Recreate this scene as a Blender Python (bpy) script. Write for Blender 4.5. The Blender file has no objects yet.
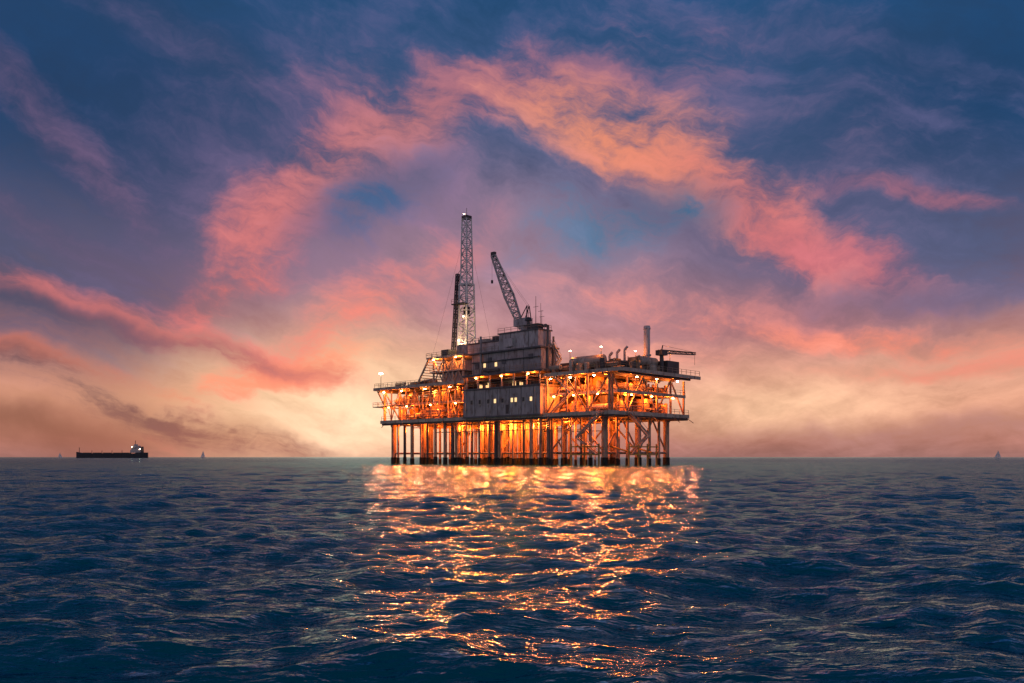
import bpy, math, random
import numpy as np
from mathutils import Vector, Matrix
random.seed(7); rng=np.random.RandomState(11)
sc=bpy.context.scene
sc.view_settings.view_transform='Standard'; sc.view_settings.look='None'; sc.view_settings.exposure=0
F=853.33; HY=457.0
def lin(c):
    o=[]
    for v in c:
        v/=255.0
        o.append(v/12.92 if v<=0.04045 else ((v+0.055)/1.055)**2.4)
    return (o[0],o[1],o[2],1.0)
# ------------------------------------------------------------ camera
cd=bpy.data.cameras.new("camera"); cam=bpy.data.objects.new("camera",cd); sc.collection.objects.link(cam)
cam.location=(0,0,2.0); cam.rotation_euler=(math.radians(90),0,0)
cd.lens=30; cd.sensor_width=36; cd.shift_y=(HY-341.5)/1024; cd.clip_end=80000; cd.clip_start=0.1
sc.camera=cam
# ------------------------------------------------------------ world
w=bpy.data.worlds.new("World"); sc.world=w; w.use_nodes=True
try: w.cycles.sampling_method='NONE'
except Exception as e: print(e)
nt=w.node_tree; nt.nodes.clear(); N=nt.nodes; K=nt.links
def nd(t,**k):
    n=N.new(t)
    for a,b in k.items(): setattr(n,a,b)
    return n
def setin(n,i,v):
    if isinstance(v,bpy.types.NodeSocket): K.new(v,n.inputs[i])
    else: n.inputs[i].default_value=v
def M(op,a,b=None,c=None):
    n=nd('ShaderNodeMath',operation=op); setin(n,0,a)
    if b is not None: setin(n,1,b)
    if c is not None: setin(n,2,c)
    return n.outputs[0]
def VM(op,a,b=None,s=None):
    n=nd('ShaderNodeVectorMath',operation=op); setin(n,0,a)
    if b is not None: setin(n,1,b)
    if s is not None: setin(n,3,s)
    return n.outputs[1] if op in('LENGTH','DOT_PRODUCT') else n.outputs[0]
def MR(v,a,b,c,d,smooth=False):
    n=nd('ShaderNodeMapRange',interpolation_type='SMOOTHSTEP' if smooth else 'LINEAR'); setin(n,0,v)
    for i,x in enumerate((a,b,c,d)): n.inputs[i+1].default_value=x
    return n.outputs[0]
def noise(vec,scale,detail=6,rough=0.55,dist=0.0,color=False):
    n=nd('ShaderNodeTexNoise'); setin(n,'Vector',vec); setin(n,'Scale',scale); setin(n,'Detail',detail)
    setin(n,'Roughness',rough); setin(n,'Distortion',dist)
    return n.outputs['Color'] if color else n.outputs['Fac']
def mixc(f,a,b,blend='MIX'):
    n=nd('ShaderNodeMix',data_type='RGBA',blend_type=blend); n.clamp_factor=True
    setin(n,0,f); setin(n,6,a); setin(n,7,b); return n.outputs[2]
def MAP(v,scale=(1,1,1),rot=0):
    n=nd('ShaderNodeMapping'); K.new(v,n.inputs[0]); n.inputs['Scale'].default_value=scale; n.inputs['Rotation'].default_value=(0,0,math.radians(rot)); return n.outputs[0]
tc=nd('ShaderNodeTexCoord'); D=VM('NORMALIZE',tc.outputs['Generated'])
sx=nd('ShaderNodeSeparateXYZ'); K.new(D,sx.inputs[0]); X,Y,Z=sx.outputs
az=M('ARCTAN2',X,Y); el=M('ARCSINE',Z)
cb=nd('ShaderNodeCombineXYZ'); K.new(az,cb.inputs[0]); K.new(el,cb.inputs[1]); C=cb.outputs[0]
den=M('ADD',M('MAXIMUM',Z,0.0),0.10)
cp=nd('ShaderNodeCombineXYZ'); K.new(M('DIVIDE',X,den),cp.inputs[0]); K.new(M('DIVIDE',Y,den),cp.inputs[1])
CPv=cp.outputs[0]
w1=noise(C,3.2,2,0.5,0,True); w2=noise(C,13.0,4,0.6,0.0,True)
Cw=VM('ADD',C,VM('SCALE',VM('SUBTRACT',w1,(0.5,0.5,0.5)),s=0.12))
Cw=VM('ADD',Cw,VM('SCALE',VM('SUBTRACT',w2,(0.5,0.5,0.5)),s=0.05))
pw=VM('ADD',MAP(CPv,(1.7,0.36,1),10),VM('SCALE',VM('SUBTRACT',noise(CPv,0.9,3,0.5,0,True),(0.5,0.5,0.5)),s=0.7))
NS=noise(pw,1.2,7,0.6,0.2)
rotn=nd('ShaderNodeMapping',vector_type='TEXTURE'); K.new(Cw,rotn.inputs[0]); rotn.inputs['Rotation'].default_value=(0,0,math.radians(-17)); rotn.inputs['Scale'].default_value=(1,0.2,1)
NW=noise(rotn.outputs[0],3.6,9,0.66,0.15)
NF=noise(MAP(Cw,(1,1.7,1)),10.0,7,0.66,0.25)
NN=M('ADD',M('ADD',M('MULTIPLY',NS,0.28),M('MULTIPLY',NF,0.32)),M('MULTIPLY',NW,0.40))
NC=M('SUBTRACT',NN,0.5)
brk=MR(NN,0.41,0.56,0.18,1.0,True)
ramp=nd('ShaderNodeValToRGB'); K.new(M('DIVIDE',el,math.pi/2),ramp.inputs[0])
stops=[(0,(158,112,106)),(0.012,(184,124,110)),(0.04,(222,156,130)),(0.085,(184,124,128)),(0.14,(124,110,142)),(0.21,(68,94,138)),(0.31,(28,78,124)),(0.5,(8,60,98)),(1,(5,48,80))]
cr=ramp.color_ramp
while len(cr.elements)<len(stops): cr.elements.new(0.5)
for e,(p,c) in zip(cr.elements,stops): e.position=p; e.color=lin(c)
col=ramp.outputs[0]
def layer(px,py,rx,ry,ang,c,a,rag=1.0,inner=0.05,tex=True):
    global col
    dx=px-512; azc=math.atan(dx/F); elc=math.atan((HY-py)/math.hypot(F,dx))
    m=nd('ShaderNodeMapping',vector_type='TEXTURE'); K.new(Cw,m.inputs[0])
    m.inputs['Location'].default_value=(azc,elc,0); m.inputs['Rotation'].default_value=(0,0,math.radians(ang))
    m.inputs['Scale'].default_value=(rx/F,ry/F,1)
    r=VM('LENGTH',m.outputs[0])
    r=M('ADD',r,M('MULTIPLY',NC,-5.0*rag))
    f=MR(r,1.35,inner-.1,0,a,True)
    if tex: f=M('MULTIPLY',f,brk)
    col=mixc(f,col,lin(c))
L=layer
L(60,100,380,190,-10,(18,56,96),0.95,0.4,tex=False)
L(1000,90,330,190,15,(20,62,104),0.95,0.4,tex=False)
L(30,290,240,80,-12,(54,70,102),0.85,0.6,tex=False)
L(980,265,240,70,-8,(72,90,128),0.75,0.6,tex=False)
L(490,300,250,150,0,(202,148,156),0.6,0.3,0.0,False)
L(345,395,200,85,0,(255,208,164),1.0,0.2,0.0,False)
L(345,415,120,50,0,(255,226,192),0.85,0.2,0.0,False)
L(840,385,330,55,0,(240,178,148),0.85,0.3,0.0,False)
L(760,408,160,34,0,(255,210,168),0.5,0.3,0.0,False)
L(500,30,260,80,-8,(82,88,132),0.55,0.8)
L(330,180,260,110,25,(108,90,126),0.5,0.9)
L(740,170,260,100,-22,(118,98,130),0.55,0.9)
L(180,60,200,22,-22,(92,84,122),0.5,1.0)
L(820,50,240,22,-18,(86,86,126),0.5,1.0)
L(275,235,130,38,48,(206,112,112),0.85,0.9)
L(400,140,130,40,32,(206,120,114),0.85,0.9)
L(520,85,170,40,5,(160,104,122),0.8,0.9)
L(620,145,125,44,-18,(232,142,106),0.95,0.8)
L(705,190,120,44,-28,(222,130,110),0.85,0.8)
L(780,225,100,28,-34,(210,114,114),0.85,0.9)
L(835,262,100,18,-25,(196,106,116),0.75,0.9)
L(440,190,120,50,10,(140,112,144),0.6)
L(235,290,60,20,10,(216,108,104),0.8)
L(350,325,190,34,33,(234,128,116),0.9,0.9)
L(290,372,160,18,12,(244,144,112),0.75)
L(180,330,220,16,-14,(206,108,102),0.75,0.9)
L(105,175,130,20,-40,(112,86,118),0.6,1.0)
L(40,215,150,18,-20,(92,78,108),0.6,1.0)
L(940,210,100,10,-14,(164,98,114),0.65,1.0)
L(860,120,160,18,-25,(78,84,126),0.5,1.0)
L(375,208,70,28,25,(50,88,130),0.95,0.8)
L(560,200,70,22,-10,(78,106,144),0.85,0.8)
L(600,232,125,36,5,(80,114,148),0.95,0.7)
L(668,215,70,26,0,(54,96,132),0.95,0.7)
L(500,262,90,20,20,(122,122,154),0.55)
L(740,300,210,28,-8,(226,136,126),0.8,0.9)
L(900,340,230,14,-9,(236,132,110),0.9,0.8)
L(960,305,190,16,-8,(98,94,126),0.8,0.8)
L(980,372,160,10,-5,(224,124,106),0.65,0.8)
L(680,345,150,18,0,(240,154,134),0.65,0.8)
L(20,300,220,12,-10,(54,64,94),0.75,0.9)
L(60,362,190,12,-12,(204,112,92),0.8,0.8)
L(130,400,240,18,-16,(86,66,80),0.9,0.7)
L(20,425,200,26,-3,(138,90,80),0.9,0.5,tex=False)
L(215,432,160,12,-16,(116,82,86),0.8,0.6)
L(900,442,360,20,0,(166,118,114),0.7,0.3)
mm=VM('SCALE',col,s=MR(NN,0.34,0.66,0.66,1.34))
back_fill=MR(Y,0.1,-0.7,0.0,1.0,True); low=MR(el,1.1,0.1,0.0,1.0,True)
mm=mixc(M('MULTIPLY',back_fill,low),mm,(0.44,0.37,0.43,1))  # unseen pinkish glow added behind the camera to brighten the platform's near faces
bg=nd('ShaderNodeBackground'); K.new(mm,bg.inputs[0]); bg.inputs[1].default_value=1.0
sky=nd('ShaderNodeTexSky',sky_type='NISHITA'); sky.sun_disc=False; sky.sun_elevation=math.radians(0.5); sky.sun_rotation=math.radians(-12)
bg2=nd('ShaderNodeBackground'); K.new(sky.outputs[0],bg2.inputs[0]); bg2.inputs[1].default_value=0.01
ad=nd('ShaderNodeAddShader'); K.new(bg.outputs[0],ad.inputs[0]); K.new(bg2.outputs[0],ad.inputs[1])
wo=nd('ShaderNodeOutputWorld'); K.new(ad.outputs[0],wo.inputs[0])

# ------------------------------------------------------------ materials
def mat(name,base,rough=0.6,metal=0.0,var=0.25,scale=0.6,emis=None,estr=0.0,bump=0.0,panel=False,rust=0.0):
    m=bpy.data.materials.new(name); m.use_nodes=True; t=m.node_tree; b=t.nodes['Principled BSDF']
    b.inputs['Roughness'].default_value=rough; b.inputs['Metallic'].default_value=metal
    tcn=t.nodes.new('ShaderNodeTexCoord')
    mpn=t.nodes.new('ShaderNodeMapping'); mpn.inputs['Scale'].default_value=(1,1,0.35); t.links.new(tcn.outputs['Object'],mpn.inputs[0])
    nz=t.nodes.new('ShaderNodeTexNoise'); nz.inputs['Scale'].default_value=scale; nz.inputs['Detail'].default_value=5; t.links.new(mpn.outputs[0],nz.inputs['Vector'])
    r=t.nodes.new('ShaderNodeValToRGB'); r.color_ramp.elements[0].position=0.35; r.color_ramp.elements[1].position=0.65
    r.color_ramp.elements[0].color=tuple(x*(1-var) for x in base)+(1,); r.color_ramp.elements[1].color=tuple(min(1,x*(1+var)) for x in base)+(1,)
    t.links.new(nz.outputs['Fac'],r.inputs[0]); out=r.outputs[0]
    if rust>0:
        n2=t.nodes.new('ShaderNodeTexNoise'); n2.inputs['Scale'].default_value=1.7; n2.inputs['Detail'].default_value=6; t.links.new(mpn.outputs[0],n2.inputs['Vector'])
        r2=t.nodes.new('ShaderNodeValToRGB'); r2.color_ramp.elements[0].position=0.52; r2.color_ramp.elements[1].position=0.68
        t.links.new(n2.outputs['Fac'],r2.inputs[0])
        ml=t.nodes.new('ShaderNodeMath'); ml.operation='MULTIPLY'; ml.inputs[1].default_value=rust; t.links.new(r2.outputs[0],ml.inputs[0])
        mx=t.nodes.new('ShaderNodeMix'); mx.data_type='RGBA'; t.links.new(ml.outputs[0],mx.inputs[0]); t.links.new(out,mx.inputs[6]); mx.inputs[7].default_value=(0.09,0.035,0.015,1); out=mx.outputs[2]
    t.links.new(out,b.inputs['Base Color'])
    if panel:
        wv=t.nodes.new('ShaderNodeTexWave'); wv.bands_direction='X'; wv.inputs['Scale'].default_value=1.1; wv.inputs['Distortion'].default_value=0
        t.links.new(tcn.outputs['Object'],wv.inputs[0]); bp=t.nodes.new('ShaderNodeBump'); bp.inputs['Strength'].default_value=0.6; bp.inputs['Distance'].default_value=0.12
        t.links.new(wv.outputs['Fac'],bp.inputs['Height']); t.links.new(bp.outputs[0],b.inputs['Normal'])
    if emis: b.inputs['Emission Color'].default_value=emis+(1,); b.inputs['Emission Strength'].default_value=estr
    return m
MT={
 'grey':mat('grey_cladding',(0.34,0.31,0.32),0.55,var=0.25,panel=True,rust=0.6),
 'grey2':mat('light_cladding',(0.46,0.42,0.43),0.55,var=0.22,panel=True,rust=0.55),
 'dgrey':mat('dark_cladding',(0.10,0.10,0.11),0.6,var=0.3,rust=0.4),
 'white':mat('white_steel',(0.42,0.36,0.30),0.45,var=0.2,rust=0.8),
 'mast':mat('mast_paint',(0.74,0.72,0.70),0.45,var=0.15,rust=0.4),
 'cream':mat('cream_steel',(0.32,0.22,0.15),0.5,var=0.35,rust=0.9),
 'dark':mat('dark_steel',(0.045,0.045,0.05),0.5,var=0.4,rust=0.5),
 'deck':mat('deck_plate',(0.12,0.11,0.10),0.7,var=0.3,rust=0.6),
 'growth':mat('marine_growth',(0.018,0.02,0.016),0.9,var=0.5,scale=3),
 'pipe':mat('piping',(0.38,0.26,0.17),0.4,var=0.4,rust=0.8),
 'win':mat('lit_window',(0.8,0.7,0.5),0.3,emis=(1.0,0.62,0.25),estr=1.3),
 'lampW':mat('lamp_white',(0.8,0.8,0.8),0.3,emis=(1.0,0.45,0.18),estr=200.0),
 'lampO':mat('lamp_sodium',(0.8,0.6,0.3),0.3,emis=(1.0,0.22,0.05),estr=200.0),
 'lampS':mat('lamp_mast',(0.8,0.8,0.8),0.3,emis=(1.0,0.72,0.45),estr=60.0),
 'yellow':mat('yellow_paint',(0.45,0.25,0.04),0.5,rust=0.6),
 'hull':mat('ship_hull',(0.02,0.02,0.028),0.6),
 'sail':mat('sail_cloth',(0.75,0.72,0.7),0.8),
}
# ------------------------------------------------------------ mesh builder
import bmesh
class Part:
    def __init__(s,name,m): s.name=name; s.m=m; s.v=[]; s.f=[]
    def quadprism(s,ring0,ring1):
        b=len(s.v); n=len(ring0); s.v+=ring0+ring1
        for i in range(n): s.f.append((b+i,b+(i+1)%n,b+n+(i+1)%n,b+n+i))
        s.f.append(tuple(b+i for i in range(n-1,-1,-1))); s.f.append(tuple(b+n+i for i in range(n)))
    def box(s,x0,x1,y0,y1,z0,z1):
        if x0>x1:x0,x1=x1,x0
        if y0>y1:y0,y1=y1,y0
        r=[(x0,y0),(x1,y0),(x1,y1),(x0,y1)]
        s.quadprism([(x,y,z0) for x,y in r],[(x,y,z1) for x,y in r])
    def rod(s,p,q,r0,r1=None,n=8):
        r1=r0 if r1 is None else r1
        p=Vector(p);q=Vector(q);d=(q-p)
        if d.length<1e-6:return
        d.normalize(); a=Vector((0,0,1)) if abs(d.z)<0.95 else Vector((1,0,0))
        u=d.cross(a).normalized(); v=u.cross(d)*-1
        off=math.pi/4 if n==4 else 0
        R=[(math.cos(2*math.pi*i/n+off),math.sin(2*math.pi*i/n+off)) for i in range(n)]
        s.quadprism([tuple(p+u*c*r0+v*k*r0) for c,k in R],[tuple(q+u*c*r1+v*k*r1) for c,k in R])
    def beam(s,p,q,wd): s.rod(p,q,wd*0.707,n=4)
    def dome(s,c,r,h,n=12):
        for j in range(4):
            a0=j*math.pi/8;a1=(j+1)*math.pi/8
            s.rod((c[0],c[1],c[2]+h*math.sin(a0)),(c[0],c[1],c[2]+h*math.sin(a1)),r*math.cos(a0),max(0.02,r*math.cos(a1)),n)
    def make(s,parent=None):
        if not s.v: return
        me=bpy.data.meshes.new(s.name); me.from_pydata(s.v,[],s.f); me.update()
        me.materials.append(MT[s.m]); o=bpy.data.objects.new(s.name,me); sc.collection.objects.link(o)
        b=bmesh.new(); b.from_mesh(me); bmesh.ops.recalc_face_normals(b,faces=b.faces); b.to_mesh(me); b.free()
        if parent: o.parent=parent
        return o
plat=bpy.data.objects.new("oil_platform",None); sc.collection.objects.link(plat)
plat.location=(21.8,190,0); plat.rotation_euler=(0,0,math.atan2(-0.69,0.724))
P={}
def part(name,m):
    if name not in P: P[name]=Part(name,m)
    return P[name]
def S(s,t,z): return (-s,t,z)
def bx(pt,s0,s1,t0,t1,z0,z1): pt.box(-s0,-s1,t0,t1,z0,z1)
TD=30.5
legs=part('jacket_legs','cream'); gro=part('leg_marine_growth','growth'); brace=part('jacket_bracing','cream')
LS=[3,19.5,36,52,66,79]; LT=[2,15,27]
for s in LS:
    for t in LT:
        legs.rod(S(s,t,1.6),S(s,t,12),0.75,n=16); gro.rod(S(s,t,-6),S(s,t,1.9),0.95,0.86,n=16)
        legs.rod(S(s,t,10.6),S(s,t,11.4),0.95,n=16)
def hb(a,b,z0,z1,r): brace.rod(S(a[0],a[1],z0),S(b[0],b[1],z1),r,n=8)
for t in LT:
    for i in range(len(LS)-1):
        hb((LS[i],t),(LS[i+1],t),3.0,3.0,0.26)
        if (t==15 and i!=4) or (t==2 and i==0):
            m=(LS[i]+LS[i+1])/2
            hb((LS[i],t),(m,t),3.0,11.0,0.22); hb((LS[i+1],t),(m,t),3.0,11.0,0.22)
for s in LS:
    for i in range(2):
        hb((s,LT[i]),(s,LT[i+1]),3.0,3.0,0.26); m=(LT[i]+LT[i+1])/2
        if s in(3,36): hb((s,LT[i]),(s,m),3.0,11,0.22); hb((s,LT[i+1]),(s,m),3.0,11,0.22)
con=part('well_conductors','pipe'); cg=part('conductor_growth','growth'); cdk=part('riser_pipes','dark')
for i in range(17):
    for j,t in enumerate((4.5,8,11)):
        s=21+i*2.0+random.uniform(-.3,.3)
        if random.random()<0.12: continue
        r=random.choice((0.25,0.33,0.4)); con.rod(S(s,t,1.4),S(s,t,12),r,n=10); cg.rod(S(s,t,-6),S(s,t,1.5+random.uniform(0,.6)),r+0.1,n=10)
for i in range(48):
    s=random.uniform(4,78); t=random.uniform(0.5,26); r=random.uniform(.12,.3)
    (cdk if i%3==0 else con).rod(S(s,t,.8),S(s,t,12),r,n=8); cg.rod(S(s,t,-5),S(s,t,1.4),r+.08,n=8)
sv=6.0; kk=0
while sv<78:
    r=random.choice((.22,.3,.4,.5)); t=random.uniform(.6,1.8); (cdk if kk%3==1 else con).rod(S(sv,t,1.0),S(sv,t,12),r,n=12); cg.rod(S(sv,t,-5),S(sv,t,1.6+random.random()*.5),r+.12,n=12)
    sv+=random.uniform(2.2,4.2); kk+=1
for tt in (6,10,19,23): con.rod(S(2.5,tt,1),S(2.5,tt,12),.35,n=12); cg.rod(S(2.5,tt,-5),S(2.5,tt,1.7),.46,n=12)
for t in (1.2,9.5,20):
    bx(part('lower_catwalk','deck'),14,60,t,t+1.3,8.6,8.75)
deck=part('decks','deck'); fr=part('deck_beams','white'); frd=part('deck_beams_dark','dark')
bx(deck,-1,81,-0.8,TD,12.0,12.35)
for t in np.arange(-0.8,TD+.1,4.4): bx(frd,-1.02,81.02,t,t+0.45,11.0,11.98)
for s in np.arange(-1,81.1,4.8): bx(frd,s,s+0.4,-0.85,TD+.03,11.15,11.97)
bx(fr,-1.1,81.1,-1.15,-0.82,11.5,12.4); bx(fr,-1.4,-1.03,-1.15,TD,11.5,12.4); bx(fr,81.05,81.4,-1.1,TD,11.5,12.4)
bx(deck,46,84,-1,29,21.4,21.8); bx(deck,-3.5,46,-0.6,TD+1,21.3,21.7)
bx(fr,46.05,84.3,-1.35,-1.03,21.1,21.9); bx(fr,84.05,84.4,-1.3,29,21.1,21.9)
bx(fr,-3.8,18.8,-0.95,-0.63,21.0,21.8); bx(fr,-3.9,-3.53,-0.9,TD+1.2,21.0,21.8)
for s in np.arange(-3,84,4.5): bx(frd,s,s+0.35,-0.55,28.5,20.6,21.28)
bx(deck,46,80,1.5,28,16.6,16.85); bx(deck,-0.6,19,2,TD-1,16.7,16.95)
bx(fr,46,80,1.15,1.48,16.4,17.1); bx(fr,-0.95,18.9,1.6,1.95,16.5,17.2); bx(fr,-0.98,-0.63,2,TD-1,16.5,17.2)
bx(deck,6,44,16,TD-1,16.7,16.95)
# stepped walkway tier on the left end
bx(deck,66,82.5,-2.6,-1.2,16.2,16.4); bx(deck,81.1,83,-2.6,24,16.2,16.4)
tr=part('perimeter_trusses','cream')
def truss_s(s0,s1,t,z0,z1,n,wd=0.38):
    for i in range(n+1):
        s=s0+(s1-s0)*i/n; tr.beam(S(s,t,z0),S(s,t,z1),wd)
        if i<n:
            s2=s0+(s1-s0)*(i+1)/n
            if i%2: tr.beam(S(s,t,z0),S(s2,t,z1),wd*.7)
            else: tr.beam(S(s,t,z1),S(s2,t,z0),wd*.7)
def truss_t(t0,t1,s,z0,z1,n,wd=0.38):
    for i in range(n+1):
        t=t0+(t1-t0)*i/n; tr.beam(S(s,t,z0),S(s,t,z1),wd)
        if i<n:
            t2=t0+(t1-t0)*(i+1)/n
            if i%2: tr.beam(S(s,t,z0),S(s,t2,z1),wd*.7)
            else: tr.beam(S(s,t,z1),S(s,t2,z0),wd*.7)
truss_s(46.5,80.5,-0.4,12.4,20.8,10,.26); truss_t(0,28,80.6,12.4,20.8,5)
truss_s(46.5,80.5,14,12.4,20.8,8); truss_s(0,18.5,-0.2,12.4,20.7,3,0.4); truss_t(0.3,TD-1,-0.4,12.4,20.7,5,0.4)
truss_t(0.3,TD-1,10,12.4,20.7,5,0.4)
for t in (0,8,16,24,28): tr.beam(S(81,t,17),S(84,t,21),0.3)
for s in (67,71,75,79): tr.beam(S(s,-.6,14.6),S(s,-2.5,16.2),.16)
rail=part('railings','cream')
def railing(p,q,h=1.15,step=2.0):
    p=Vector(p);q=Vector(q);n=max(1,int((q-p).length/step))
    for i in range(n+1):
        a=p.lerp(q,i/n); rail.beam(a,a+Vector((0,0,h)),0.08)
    for k in (h,h*.55): rail.beam(p+Vector((0,0,k)),q+Vector((0,0,k)),0.07)
railing(S(46,-1,22),S(84.2,-1,22)); railing(S(84.2,-1,22),S(84.2,29,22)); railing(S(-3.7,-.8,21.9),S(18,-.8,21.9)); railing(S(-3.7,-.8,21.9),S(-3.7,TD+1,21.9))
railing(S(46,-.95,12.4),S(81,-.95,12.4)); railing(S(-1.2,-.95,12.4),S(18,-.95,12.4)); railing(S(-1.2,-.95,12.4),S(-1.2,TD,12.4))
railing(S(-.8,1.8,17.2),S(18,1.8,17.2)); railing(S(-.8,1.8,17.2),S(-.8,TD-1,17.2)); railing(S(46,1.3,17.1),S(80,1.3,17.1))
railing(S(66,-2.55,16.4),S(82.9,-2.55,16.4)); railing(S(82.9,-2.55,16.4),S(82.9,24,16.4))
A=part('accommodation_block','grey'); A2=part('upper_module','grey'); B=part('upper_block','grey2'); dk=part('dark_grey_cladding','dgrey')  # dk: recess wall, small boxes and pipes in dark grey
bx(A,19,45.5,-2.0,5,12.3,18.9)
trim=part('block_trim','dgrey'); bx(trim,18.7,45.8,-2.3,5.2,18.95,19.35); bx(trim,18.8,45.7,-2.2,5.1,11.9,12.25)
win=part('lit_windows','win'); wd_=part('dark_windows','dark'); wfr=part('window_frames','white')
def window(s0,s1,z0,z1,t,lit=True):
    bx(wfr,s0-.1,s1+.1,t-.10,t+.02,z0-.1,z1+.1); bx(win if lit else wd_,s0,s1,t-.14,t-.11,z0,z1)
for s,l in ((21.5,1),(24,0),(26.5,1),(27.8,1),(31,0),(33.6,1),(36,0),(39,0),(42,0)): window(s,s+0.7,15.4,16.4,-2.0,l)
bx(wd_,29.4,30.3,-2.08,-1.98,12.6,14.8)
for s in np.arange(21,45,4.05): bx(trim,s,s+.12,-2.06,-1.97,12.4,18.9)
for s in (25,31.5,37,42.5): bx(trim,s,s+.12,-1.27,-1.18,23,28)
for s in (23,29): bx(trim,s,s+.12,-1.67,-1.58,28.5,32.3)
for s,z in ((22,26.2),(36,26.4),(40.5,25),(31,25.6)): bx(dk,s,s+1.3,-1.4,-1.15,z-.6,z+.6)
for s in (20.4,35,44.4): A.rod(S(s,-2.2,12.5),S(s,-2.2,18.8),.12)
bx(dk,33,38.5,-1.9,-1.25,23.4,24.0); bx(B,28,30.5,-2.2,-1.65,29,31); A2.rod(S(39.5,-1.6,23),S(39.5,-1.6,32.5),.28,n=10); bx(trim,19.8,43,-1.75,-1.22,25.9,26.05)
dk.rod(S(19.2,1,22.9),S(19.2,1,33.5),.35,n=12); dk.rod(S(19.2,3,22.9),S(19.2,3,31),.25,n=12)
for s in np.arange(19.5,46,4.2): fr.beam(S(s,-1.6,19.35),S(s,-1.6,22.4),0.3)
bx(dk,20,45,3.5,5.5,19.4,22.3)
for s in np.arange(20,45,2.4):
    if random.random()<.4: window(s,s+1.1,19.9,21.4,3.5,random.random()<.5)
railing(S(18.8,-2.1,19.4),S(45.8,-2.1,19.4)); railing(S(18.8,-2.1,19.4),S(18.8,5,19.4))
bx(trim,18.2,46,-2.2,6,22.4,22.9)
bx(A2,19.5,43,-1.2,4.5,22.95,28.0); bx(trim,18.9,44,-2.0,4.9,28.05,28.4)
for s in (34,38): window(s,s+.8,24.6,25.6,-1.2,True)
bx(B,20,33,-1.6,3,28.45,32.3); bx(B,33.4,46,0,5,28.45,31.0)
bx(trim,19.7,33.3,-1.9,3.3,32.32,32.6); bx(trim,33.45,46.2,-.3,5.2,31.05,31.3)
railing(S(19.9,-1.8,32.6),S(33.2,-1.8,32.6)); railing(S(19.9,-1.8,32.6),S(19.9,3,32.6)); railing(S(18.5,-2,22.95),S(46,-2,22.95)); railing(S(33.5,-.2,31.3),S(46,-.2,31.3)); railing(S(33,-1.9,28.4),S(44,-1.9,28.4))
st=part('stairs','white')
def stairs(p,q,wd=0.9):
    p=Vector(p);q=Vector(q)
    side=Vector((0,0,1)).cross(q-p).normalized()*wd/2
    for k in(-1,1):
        st.beam(p+side*k,q+side*k,0.28); st.beam(p+side*k+Vector((0,0,1)),q+side*k+Vector((0,0,1)),0.07)
    n=int((q-p).length/0.35)
    for i in range(n):
        a=p.lerp(q,(i+.5)/n); st.beam(a-side,a+side,0.12)
for k,(z0,z1) in enumerate(((12.4,16.9),(16.9,21.7),(21.7,25.5),(25.5,29.3))):
    a,b=(17,11) if k%2==0 else (11,17)
    if k<2: stairs(S(a,-.1,z0),S(b,-.1,z1))
    else: stairs(S(18,1+3*(k%2),z0),S(18,4-3*(k%2),z1))
stairs(S(1,-1.8,12),S(8,-1.8,6.5)); stairs(S(8,-1.8,6.5),S(2,-1.8,2.5))
stairs(S(-1.9,4,12.2),S(-1.9,12,7)); stairs(S(-1.9,12,7),S(-1.9,5,2.6))
bl=part('boat_landing','yellow')
for z in (2.4,4.2): bx(bl,-3.3,-2.7,3,14,z,z+.25); bx(bl,1,9,-2.9,-2.4,z,z+.25)
for t in np.arange(3,14.5,3.6): bl.rod(S(-3,t,-3),S(-3,t,5),.2)
for s in np.arange(1,9.5,4): bl.rod(S(s,-2.7,-3),S(s,-2.7,5),.2)
for t in (4,12): bl.rod(S(-3,t,3),S(3,t,4.5),.2)
eq=part('process_equipment','cream'); eq2=part('process_vessels','pipe'); eqd=part('process_skids','dark'); eqw=part('white_vessels','white'); yl=part('yellow_equipment','yellow')
def clutter(s0,s1,t0,t1,z0,zmax,n):
    for i in range(n):
        s=random.uniform(s0,s1); t=random.uniform(t0,t1); h=random.uniform(.4,1)*(zmax-z0)
        k=random.random()
        if k<.35:
            a,b=random.uniform(.8,2.8),random.uniform(.8,2.2); bx(random.choice((eq,eq,eqd,eqd,eqd,eqw,yl)),s,min(s+a,s1+1),t,t+b,z0,z0+h)
        elif k<.65:
            r=random.uniform(.35,1.0); q=random.choice((eq2,eqw,eq,eqd)); q.rod(S(s,t,z0),S(s,t,z0+h*.8),r,n=14); q.dome((-s,t,z0+h*.8),r,r*.6)
        elif k<.85:
            r=random.uniform(.3,.8); a=random.uniform(2,5); q=random.choice((eq2,eqw)); zz=z0+r+random.uniform(.3,.9)
            q.rod(S(s,t,zz),S(s+a,t,zz),r,n=14)
            eqd.box(-s-.5,-s-.2,t-r*.7,t+r*.7,z0,zz-r*.6); eqd.box(-s-a+.2,-s-a+.5,t-r*.7,t+r*.7,z0,zz-r*.6)
        else:
            eq2.rod(S(s,t,z0),S(s,t,zmax),random.uniform(.08,.2))
clutter(47,78,2.5,12,12.4,16.5,50); clutter(47,78,3,12,16.9,21,48)
clutter(1,17,3,9,12.4,16.4,26); clutter(1,17,3.5,9,17,21,26)
clutter(0.5,9,10,28,12.4,16.4,42); clutter(0.5,9,10,28,17,21,42)
bx(eq,48,78,14.0,14.3,12.4,16.5); bx(eq,50,74,14.6,14.9,16.9,20.5); bx(eq,10.4,10.7,10,28,12.4,20.5); bx(eq,18,46,15.4,15.7,12.4,21)
pr=part('pipe_runs','pipe')
for i in range(10):
    z=random.uniform(13,20.4); t=random.uniform(.2,1.2); a=random.uniform(46,60); pr.rod(S(a,t,z),S(a+random.uniform(8,20),t,z),random.uniform(.08,.2))
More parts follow.
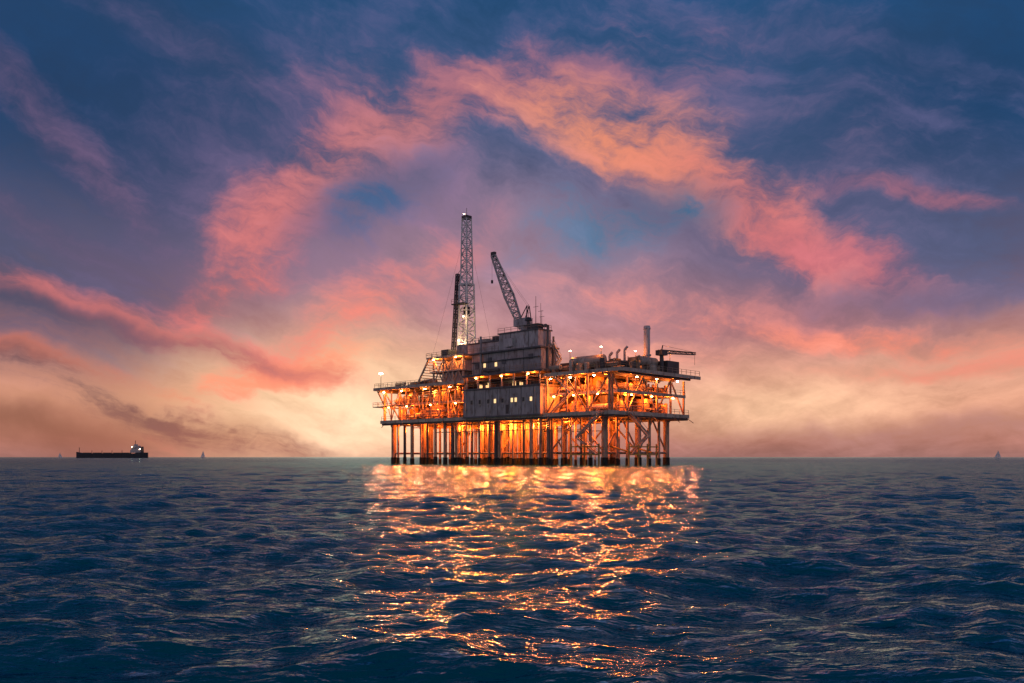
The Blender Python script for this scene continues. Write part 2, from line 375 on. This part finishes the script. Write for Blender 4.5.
for i in range(10):
    z=random.uniform(13,20.4); s=random.uniform(-.1,1.0); a=random.uniform(1,16); pr.rod(S(s,a,z),S(s,a+random.uniform(6,12),z),random.uniform(.08,.22))
for i in range(9):
    z=10.6-random.random()*.8; t=random.uniform(-.5,10); pr.rod(S(random.uniform(3,20),t,z),S(random.uniform(40,78),t,z),random.uniform(.1,.25))
for i in range(7):
    z=22.6+.5*(i%2)+random.random()*.3; t=random.uniform(1,14); pr.rod(S(0,t,z),S(17,t,z),random.uniform(.12,.25))
clutter(-1,16,1,9,21.8,25.2,34); clutter(-1,12,9,26,21.8,25.6,54)
eqw.rod(S(4,3,24.3),S(13,3,24.3),1.2,n=18); eqw.rod(S(1,12,24.6),S(1,19,24.6),1.1,n=18)
bx(eqd,10,17.5,3.5,8,21.75,24.4); bx(eqd,1.5,6,6,10,21.75,24.2); bx(eqd,-2,3,20,25,21.75,25)
stk=part('exhaust_stack','grey2'); stk.rod(S(1.5,16.5,21.8),S(1.5,16.5,32.4),.75,n=18); stk.rod(S(1.5,16.5,32.4),S(1.5,16.5,33.2),.9,.7,n=18); stk.rod(S(1.5,16.5,26),S(1.5,16.5,26.4),1.0,n=18)
for k in range(4):
    s=4+k*2.2; stk.rod(S(s,11,21.8),S(s,11,27.2-.5*k),.3); stk.rod(S(s,11,27.2-.5*k),S(s-.8,11,27.9-.5*k),.33)
clutter(48,82,2,12,21.9,23.6,20); clutter(60,82,14,27,21.9,24,10)
def lattice(pt,p,q,w0,w1,n,ch=.16,br=.09,up=None):
    p=Vector(p);q=Vector(q);d=(q-p).normalized(); up=up or Vector((0,1,0))
    a=d.cross(up).normalized(); b=d.cross(a).normalized(); R=[]
    for i in range(n+1):
        c=p.lerp(q,i/n); ww=(w0+(w1-w0)*i/n)/2
        R.append([c+a*x*ww+b*y*ww for x,y in((1,1),(1,-1),(-1,-1),(-1,1))])
    for k in range(4): pt.beam(R[0][k],R[n][k],ch*1.4)
    for i in range(n):
        for k in range(4):
            k2=(k+1)%4; pt.beam(R[i+1][k],R[i+1][k2],br*1.3)
            if (i+k)%2: pt.beam(R[i][k],R[i+1][k2],br*1.3)
            else: pt.beam(R[i][k2],R[i+1][k],br*1.3)
df=part('drill_floor','white'); dm=part('drilling_mast','mast'); dd=part('drill_floor_cladding','grey'); dmd=part('mast_equipment','dark')
s0,s1,t0,t1=50.5,64.5,3,15
for s in np.linspace(s0+1,s1-1,4):
    for t in (t0+.6,t1-.6): df.beam(S(s,t,22),S(s,t,29),.4)
for i in range(3):
    a=s0+1+4*i; df.beam(S(a,t0+.6,22),S(a+4,t0+.6,29),.25); df.beam(S(a+4,t0+.6,22),S(a,t0+.6,29),.25)
bx(df,s0,s1,t0,t1,25.2,25.5); bx(df,s0-.4,s1+.8,t0-.6,t1,29,29.5)
bx(dd,s0+3,s1-4,t0+1,t1-2,22,25); bx(dd,s0+2,s1-2.5,t0+2,t1-2,25.6,28.2)
railing(S(s0-.4,t0-.6,29.5),S(s1+.8,t0-.6,29.5)); railing(S(s1+.8,t0-.6,29.5),S(s1+.8,t1,29.5)); railing(S(s0,t0,25.5),S(s1,t0,25.5))
bx(dd,s0+.5,s0+4,t0+1,t0+5,29.55,32.2); bx(dmd,59,62,5,9,29.55,31.6); bx(dd,s0+5,s0+9,t0+7,t1-1,29.55,33)
df.beam(S(s1+.5,t0,29),S(70,t0,22.2),.4); df.beam(S(s1+.5,t1-3,29),S(70,t1-3,22.2),.4)
for i in range(10):
    f=i/10; df.beam(S(s1+.5+5.5*f,t0,29-6.8*f),S(s1+.5+5.5*f,t1-3,29-6.8*f),.2)
mb=S(57,10,29.5)
lattice(dm,mb,(mb[0],mb[1],50),3.4,2.8,11,.25,.13); lattice(dm,(mb[0],mb[1],50),(mb[0],mb[1],68),2.4,1.8,11,.2,.12)
bx(dm,55.6,58.4,8.6,11.4,49.6,50.1); bx(dmd,56.0,58.0,9.0,11.0,68,68.8); bx(dmd,56.3,57.7,9.4,10.6,41,43.6)
bx(dm,56.7,57.3,9.7,10.3,30,49.5)
dmd.rod((mb[0],mb[1],43.6),(mb[0],mb[1],68),.09)
bx(dmd,55.0,59.6,6.6,8.6,44.0,44.3); railing(S(55,6.6,44.3),S(59.6,6.6,44.3))
dmd.rod((mb[0],mb[1],69),(mb[0],mb[1],71),.07)
for a,b in((50.8,3.4),(64,3.4),(50.8,14.6),(64,14.6)): dmd.rod((mb[0],mb[1],66),S(a,b,29.5),.02,n=4)
lattice(dmd,S(60.9,8.5,29.5),S(59.8,9.2,53),.85,.7,18,.16,.1)
dmd.rod(S(60.9,8.5,29.5),S(59.8,9.2,53),.3)
dmd.rod(S(59.8,9.2,53),S(57.6,9.4,55),.06)
cr_=part('crane_boom','grey2'); cb_=part('crane_house','grey2'); cw_=part('crane_rigging','dark')
plat_m=(Matrix.Translation(plat.location)@Matrix.Rotation(plat.rotation_euler[2],4,'Z')).inverted()
def W2L(x,y,z): return plat_m @ Vector((x,y,z))
foot=W2L(2.4,212.5,34.0); tip=W2L(-4.6,212.0,52.0)
cr_.rod((foot.x+.9,foot.y,32.4),(foot.x+.9,foot.y,34.4),1.0,n=16)
cb_.box(foot.x-.6,foot.x+2.6,foot.y-1.0,foot.y+1.2,34.45,36.4); cb_.box(foot.x-1.3,foot.x-.1,foot.y-1.6,foot.y-.4,34.4,36.2)
upv=(plat_m.to_3x3()@Vector((0,1,0)))
mid=foot.lerp(tip,.45)
lattice(cr_,foot,mid,1.1,2.3,6,.24,.14,upv); lattice(cr_,mid,tip,2.3,1.1,10,.24,.14,upv)
cw_.box(tip.x-.6,tip.x+.6,tip.y-.4,tip.y+.4,tip.z-.3,tip.z+.9)
gan=Vector((foot.x+2.2,foot.y,39.4)); 
for k in(-.8,.8): cw_.beam((foot.x+.4,foot.y+k,36.4),(gan.x,gan.y+k*.5,gan.z),.18); cw_.beam((foot.x+2.4,foot.y+k,36.4),(gan.x,gan.y+k*.5,gan.z),.18)
for k in(-.4,.4): cw_.rod(gan+Vector((0,k,0)),tip+Vector((0,k*.5,0)),.03,n=4)
cw_.rod(tip+Vector((-.5,0,0)),tip+Vector((-.5,0,-6)),.03,n=4); cw_.box(tip.x-.7,tip.x-.3,tip.y-.2,tip.y+.2,tip.z-6.8,tip.z-6)
an=part('antennas','dark')
for s,t,h,r in((24,2,8.6,.1),(21.5,1,6.5,.08),(22.5,2.5,5,.07),(27,2.5,7,.1)):
    an.rod(S(s,t,32.6),S(s,t,32.6+h),r,r*.5)
    an.beam(S(s-.8,t,32.6+h*.7),S(s+.8,t,32.6+h*.7),.08)
an.rod(S(26,1.5,32.6),S(26,1.5,35.4),.4,n=10); an.dome((-26,1.5,35.4),.9,.9); an.dome((-21,2.2,33.4),.7,.8)
bx(eqd,22,25,0,2.5,32.62,34.2); bx(eqd,36,38,1,3,31.32,32.6); bx(eqw,40,43,1,3.5,31.32,32.3)
rc=part('deck_crane','dark'); 
rc.rod(S(-1,19,21.8),S(-1,19,26.2),.5,n=14); bx(rc,-1.8,.1,18,20.3,26.2,27.4)
lattice(rc,S(-1,18,27.0),S(-3.0,30.5,27.4),.8,.5,12,.13,.07,Vector((0,0,1))); 
rc.beam(S(-1,19,27.4),S(-1,19.4,28.6),.2); rc.rod(S(-1,19.4,28.6),S(-3.0,30.5,27.7),.04,n=4); rc.rod(S(-3,30.4,27.4),S(-3,30.4,24.6),.04,n=4)
lm=part('lamp_posts','dark'); lw=part('lamp_heads','lampW'); lo=part('sodium_lamp_heads','lampO'); ls_=part('mast_lamp_heads','lampS')
def bulb(s,t,z,r=.2,white=False):
    q={False:lo,True:lw,2:ls_}[white]; q.box(-s-r,-s+r,t-r,t+r,z-r*.5,z+r*.5)
ORG=(1.0,0.155,0.012); AMB=(1.0,0.21,0.025); WHT=(1.0,0.62,0.30); FLD=(1.0,0.15,0.045)
def lamp(s,t,z,pw,c=ORG,r=.3,aim=None,size=150):
    ld=bpy.data.lights.new("sea_glint_flood" if aim else "deck_lamp_light",'SPOT' if aim else 'POINT'); ld.energy=pw; ld.color=c; ld.shadow_soft_size=r
    o=bpy.data.objects.new(ld.name,ld); sc.collection.objects.link(o); o.parent=plat; o.location=S(s,t,z)
    if aim:
        ld.spot_size=math.radians(size); ld.spot_blend=.35
        o.rotation_euler=Vector(aim).to_track_quat('-Z','Y').to_euler()
for s in (6,15,24,33,42,51,62,73): lamp(s,random.uniform(2.5,3.5),9.6,(8000 if 18<s<60 else 5500),AMB if s in(24,42) else ORG,.4)
for s in (14,36,58,75): lamp(s,20,10.2,5000)
OUT=(0,-1,-.16); OUTR=(1,0,-.16)  # outboard spots added to strengthen the orange reflection on the sea
for s in (3,10,17,24,31,38,45,54,63,71,79): lamp(s,-2.6,10.0,7000,FLD,.3,OUT,140); lm.beam(S(s,-1.1,11.7),S(s,-2.5,10.3),.12)
for t in (5,14,23,29): lamp(-3.6,t,10.0,4500,FLD,.3,OUTR,140); lm.beam(S(-1.3,t,11.7),S(-3.5,t,10.3),.12)
for s in (2,12,48,58,68,80): lamp(s,-2.8,20.4,9500,FLD,.25,OUT,130); lm.beam(S(s,-1.2,21.3),S(s,-2.7,20.7),.12)
for s in (24,38): lamp(s,-3.4,22.0,9000,AMB,.25,OUT,130); lm.beam(S(s,-2.2,22.5),S(s,-3.3,22.3),.12)
for s in (50,60,70,78):
    lamp(s,1.6,15.7,3700); lamp(s+2,1.8,20.4,3300,ORG if s%20 else AMB); bulb(s,-.7,16.1,.16); bulb(s+2,-.9,20.5,.16,white=True)
for s in (3,10,16): lamp(s,2.0,15.9,2700); lamp(s,2.4,20.2,2400,ORG); bulb(s,-.6,16.2,.16); bulb(s+1,-.6,20.4,.16,white=True)
for t in (7,15,24): lamp(.7,t,15.9,3000); lamp(.9,t+2,20.1,2700,ORG); bulb(-.9,t,16.2,.16); bulb(-.9,t+2,20.4,.16,white=True)
for s in (23,32,41): lamp(s,0.2,21.8,1800,ORG); bulb(s,-1.9,22.0,.16)
for s,t in ((4,2),(14,3),(3,14),(0,24)): lamp(s,t,26.5,900,AMB,.2); lm.rod(S(s,t,21.8),S(s,t,27),.07); bulb(s,t,27.1,.14,2)
for s in (53,62): lamp(s,3.6,28.4,1300,AMB); bulb(s,2.2,28.7,.12,white=True)
lamp(57,7.5,33,600,WHT,.2); bulb(57,7,34,.15,white=2)
lamp(54,6,40,700,WHT,.2); lm.rod(S(54.2,6,29.5),S(54.2,6,40),.06); bulb(54,6,40.2,.1,2)
lamp(47.5,-2.4,27.5,400,AMB,.2)
lm.rod(S(82.5,0,21.9),S(82.5,0,26),.08); bulb(82.5,0,26.1,.35,2); lamp(82.5,-.6,25.7,700,WHT,.25)
bulb(57,9,69.2,.12,2)
for q in P.values(): q.make(plat)

# ------------------------------------------------------------ ships
def world_at(px,dist): return ((px-512)/F*dist,dist)
ship=bpy.data.objects.new("cargo_ship",None); sc.collection.objects.link(ship)
Dd=1800; x0,_=world_at(112.5,Dd); ship.location=(x0,Dd,0); ship.rotation_euler=(0,0,math.radians(8))
h=Part('hull','hull')
def prof(x):
    t=abs(x)/73; return 11*(1-max(0,t-.72)**2*11)
xs=np.linspace(-71,71,30)
for a,b in zip(xs[:-1],xs[1:]):
    za=9.5+ (3.2*max(0,(-a-56)/15)); zb=9.5+(3.2*max(0,(-b-56)/15)); za+=2*(a>48); zb+=2*(b>48)
    wa,wb=max(.4,prof(a)),max(.4,prof(b))
    h.quadprism([(a,-wa,-2),(a,wa,-2),(a,wa,za),(a,-wa,za)],[(b,-wb,-2),(b,wb,-2),(b,wb,zb),(b,-wb,zb)])
h.make(ship)
h=Part('superstructure','grey2'); h.box(38,58,-9,9,11,17); h.box(40,56,-9,9,17,22); h.box(42,54,-11,11,22,26); h.box(44,50,-3,3,26,29); h.make(ship)
h=Part('funnel','dark'); h.rod((60,0,11),(60,0,24),3,2.5,12); h.rod((46,0,29),(46,0,37),.6); h.rod((-66,0,12),(-66,0,22),.6); h.make(ship)
h=Part('deck_gear','dark'); 
for x in (-50,-30,-10,10,28): h.box(x-7,x+7,-7,7,9.4,11.3); h.rod((x+9,0,9),(x+9,0,16),.5)
h.make(ship)
h=Part('ship_lamps','lampS'); h.box(41.5,42.0,-12,-11.5,23,24); h.box(57,58,-9.6,-9.1,18,19); h.make(ship)
def sailboat(px,dist,sc_=1.0,rot=0):
    e=bpy.data.objects.new("sailboat",None); sc.collection.objects.link(e); x,y=world_at(px,dist); e.location=(x,y,0); e.rotation_euler=(0,0,rot); e.scale=(sc_,)*3
    h=Part('hull','sail')
    for a,b,wa,wb in((-6,-3,1.1,1.7),(-3,2,1.7,1.7),(2,5,1.7,.8),(5,6.6,.8,.1)):
        h.quadprism([(a,-wa*.6,-.5),(a,wa*.6,-.5),(a,wa,1.2),(a,-wa,1.2)],[(b,-wb*.6,-.5),(b,wb*.6,-.5),(b,wb,1.3),(b,-wb,1.3)])
    h.box(-2.5,1.5,-1,1,1.25,2.0); h.make(e)
    h=Part('sails','sail'); h.quadprism([(0,-.05,2.6),(0,.05,2.6),(-5,.05,2.6),(-5,-.05,2.6)],[(0,-.05,15),(0,.05,15),(-.3,.05,15),(-.3,-.05,15)])
    h.quadprism([(6,-.05,1.6),(6,.05,1.6),(.6,.05,2.2),(.6,-.05,2.2)],[(.5,-.05,13),(.5,.05,13),(.3,.05,13),(.3,-.05,13)]); h.make(e)
    h=Part('mast','dark'); h.rod((.1,0,1.2),(.1,0,15.6),.1); h.rod((0,0,2.4),(-5.2,0,2.4),.09); h.make(e)
for a in ((60,2600,1.0,.3),(203,2200,1.2,2.8),(998,1500,.9,2.6)): sailboat(*a)

# ------------------------------------------------------------ sea
def axis(pos_fn,limit):
    v=[0.0]
    while v[-1]<limit: v.append(v[-1]+pos_fn(v[-1]))
    return v
yp=axis(lambda y:max(.05,.0055*y) if y<350 else .04*y,40000)
yn=axis(lambda y:max(.15,.12*y),40000)
xp=axis(lambda x:max(.075,.0115*x) if x<260 else .08*x,40000)
ys=np.array([-a for a in yn[:0:-1]]+yp); xs=np.array([-a for a in xp[:0:-1]]+xp)
XX,YY=np.meshgrid(xs,ys); gx=np.gradient(xs); gy=np.gradient(ys)
SP=np.maximum(gx[None,:]*.5,gy[:,None])
Zd=np.zeros_like(XX); DX=np.zeros_like(XX); DY=np.zeros_like(XX)
nw=76
for i in range(nw):
    Lw=0.28*(10/0.28)**(i/(nw-1)); Lw*=rng.uniform(.93,1.07)
    th=math.radians(-76+rng.normal(0,36)); kx,ky=math.cos(th)*2*math.pi/Lw,math.sin(th)*2*math.pi/Lw
    slope=.034 if Lw<1.8 else (.022 if Lw<5 else .012)
    A=slope*Lw/(2*math.pi); ph=rng.uniform(0,2*math.pi)
    wgt=np.clip((Lw/SP-2.6)/3,0,1)
    g=1+.7*np.sin(XX*kx*.13+YY*ky*.17+rng.uniform(0,6))*np.cos(YY*kx*.11+rng.uniform(0,6))
    a=kx*XX+ky*YY+ph; Zd+=A*wgt*g*np.cos(a); DX-=A*wgt*.95*math.cos(th)*np.sin(a); DY-=A*wgt*.95*math.sin(th)*np.sin(a)
co=np.stack([XX+DX,YY+DY,Zd],-1).reshape(-1,3).astype(np.float32)
ny,nx=XX.shape
idx=np.arange(ny*nx).reshape(ny,nx)
q=np.stack([idx[:-1,:-1],idx[:-1,1:],idx[1:,1:],idx[1:,:-1]],-1).reshape(-1,4)
me=bpy.data.meshes.new("sea_water"); me.vertices.add(ny*nx); me.vertices.foreach_set('co',co.ravel())
me.loops.add(q.size); me.loops.foreach_set('vertex_index',q.ravel().astype(np.int32))
me.polygons.add(len(q)); me.polygons.foreach_set('loop_start',(np.arange(len(q))*4).astype(np.int32))
try: me.polygons.foreach_set('loop_total',np.full(len(q),4,dtype=np.int32))
except Exception: pass
me.polygons.foreach_set('use_smooth',np.ones(len(q),dtype=bool)); me.update(calc_edges=True)
sea=bpy.data.objects.new("sea_water",me); sc.collection.objects.link(sea)
m=bpy.data.materials.new("sea_water"); m.use_nodes=True; t=m.node_tree; t.nodes.clear()
TN=t.nodes.new; TL=t.links.new
g=TN('ShaderNodeNewGeometry')
def tn(scale,det,st,mapscale=(1,1,1),rot=0):
    mp_=TN('ShaderNodeMapping'); mp_.inputs['Scale'].default_value=mapscale; mp_.inputs['Rotation'].default_value=(0,0,rot); TL(g.outputs['Position'],mp_.inputs[0])
    n=TN('ShaderNodeTexNoise'); n.inputs['Scale'].default_value=scale; n.inputs['Detail'].default_value=det; n.inputs['Roughness'].default_value=.55; n.inputs['Distortion'].default_value=.3
    TL(mp_.outputs[0],n.inputs['Vector'])
    mu=TN('ShaderNodeMath'); mu.operation='MULTIPLY'; mu.inputs[1].default_value=st; TL(n.outputs['Fac'],mu.inputs[0]); return mu.outputs[0]
def ta(a,b_):
    n=TN('ShaderNodeMath'); TL(a,n.inputs[0]); TL(b_,n.inputs[1]); return n.outputs[0]
hh=ta(tn(6.0,3,.065,(.6,1.3,1),.3),tn(1.6,3,.21,(.6,1.4,1),.12))
bp=TN('ShaderNodeBump'); bp.inputs['Strength'].default_value=1.0; bp.inputs['Distance'].default_value=1.0; TL(hh,bp.inputs['Height'])
df_=TN('ShaderNodeBsdfDiffuse'); df_.inputs['Color'].default_value=(0.001,0.115,0.155,1); TL(bp.outputs[0],df_.inputs['Normal'])
gl=TN('ShaderNodeBsdfGlossy'); gl.inputs['Color'].default_value=(0.50,0.84,1.0,1); gl.inputs['Roughness'].default_value=.08; TL(bp.outputs[0],gl.inputs['Normal'])
fz=TN('ShaderNodeFresnel'); fz.inputs['IOR'].default_value=1.33; TL(bp.outputs[0],fz.inputs['Normal'])
fm=TN('ShaderNodeMath'); fm.operation='MULTIPLY'; fm.inputs[1].default_value=.95; TL(fz.outputs[0],fm.inputs[0])
mxs=TN('ShaderNodeMixShader'); TL(fm.outputs[0],mxs.inputs[0]); TL(df_.outputs[0],mxs.inputs[1]); TL(gl.outputs[0],mxs.inputs[2])
ou=TN('ShaderNodeOutputMaterial'); TL(mxs.outputs[0],ou.inputs[0])
me.materials.append(m)
print("verts",ny*nx)
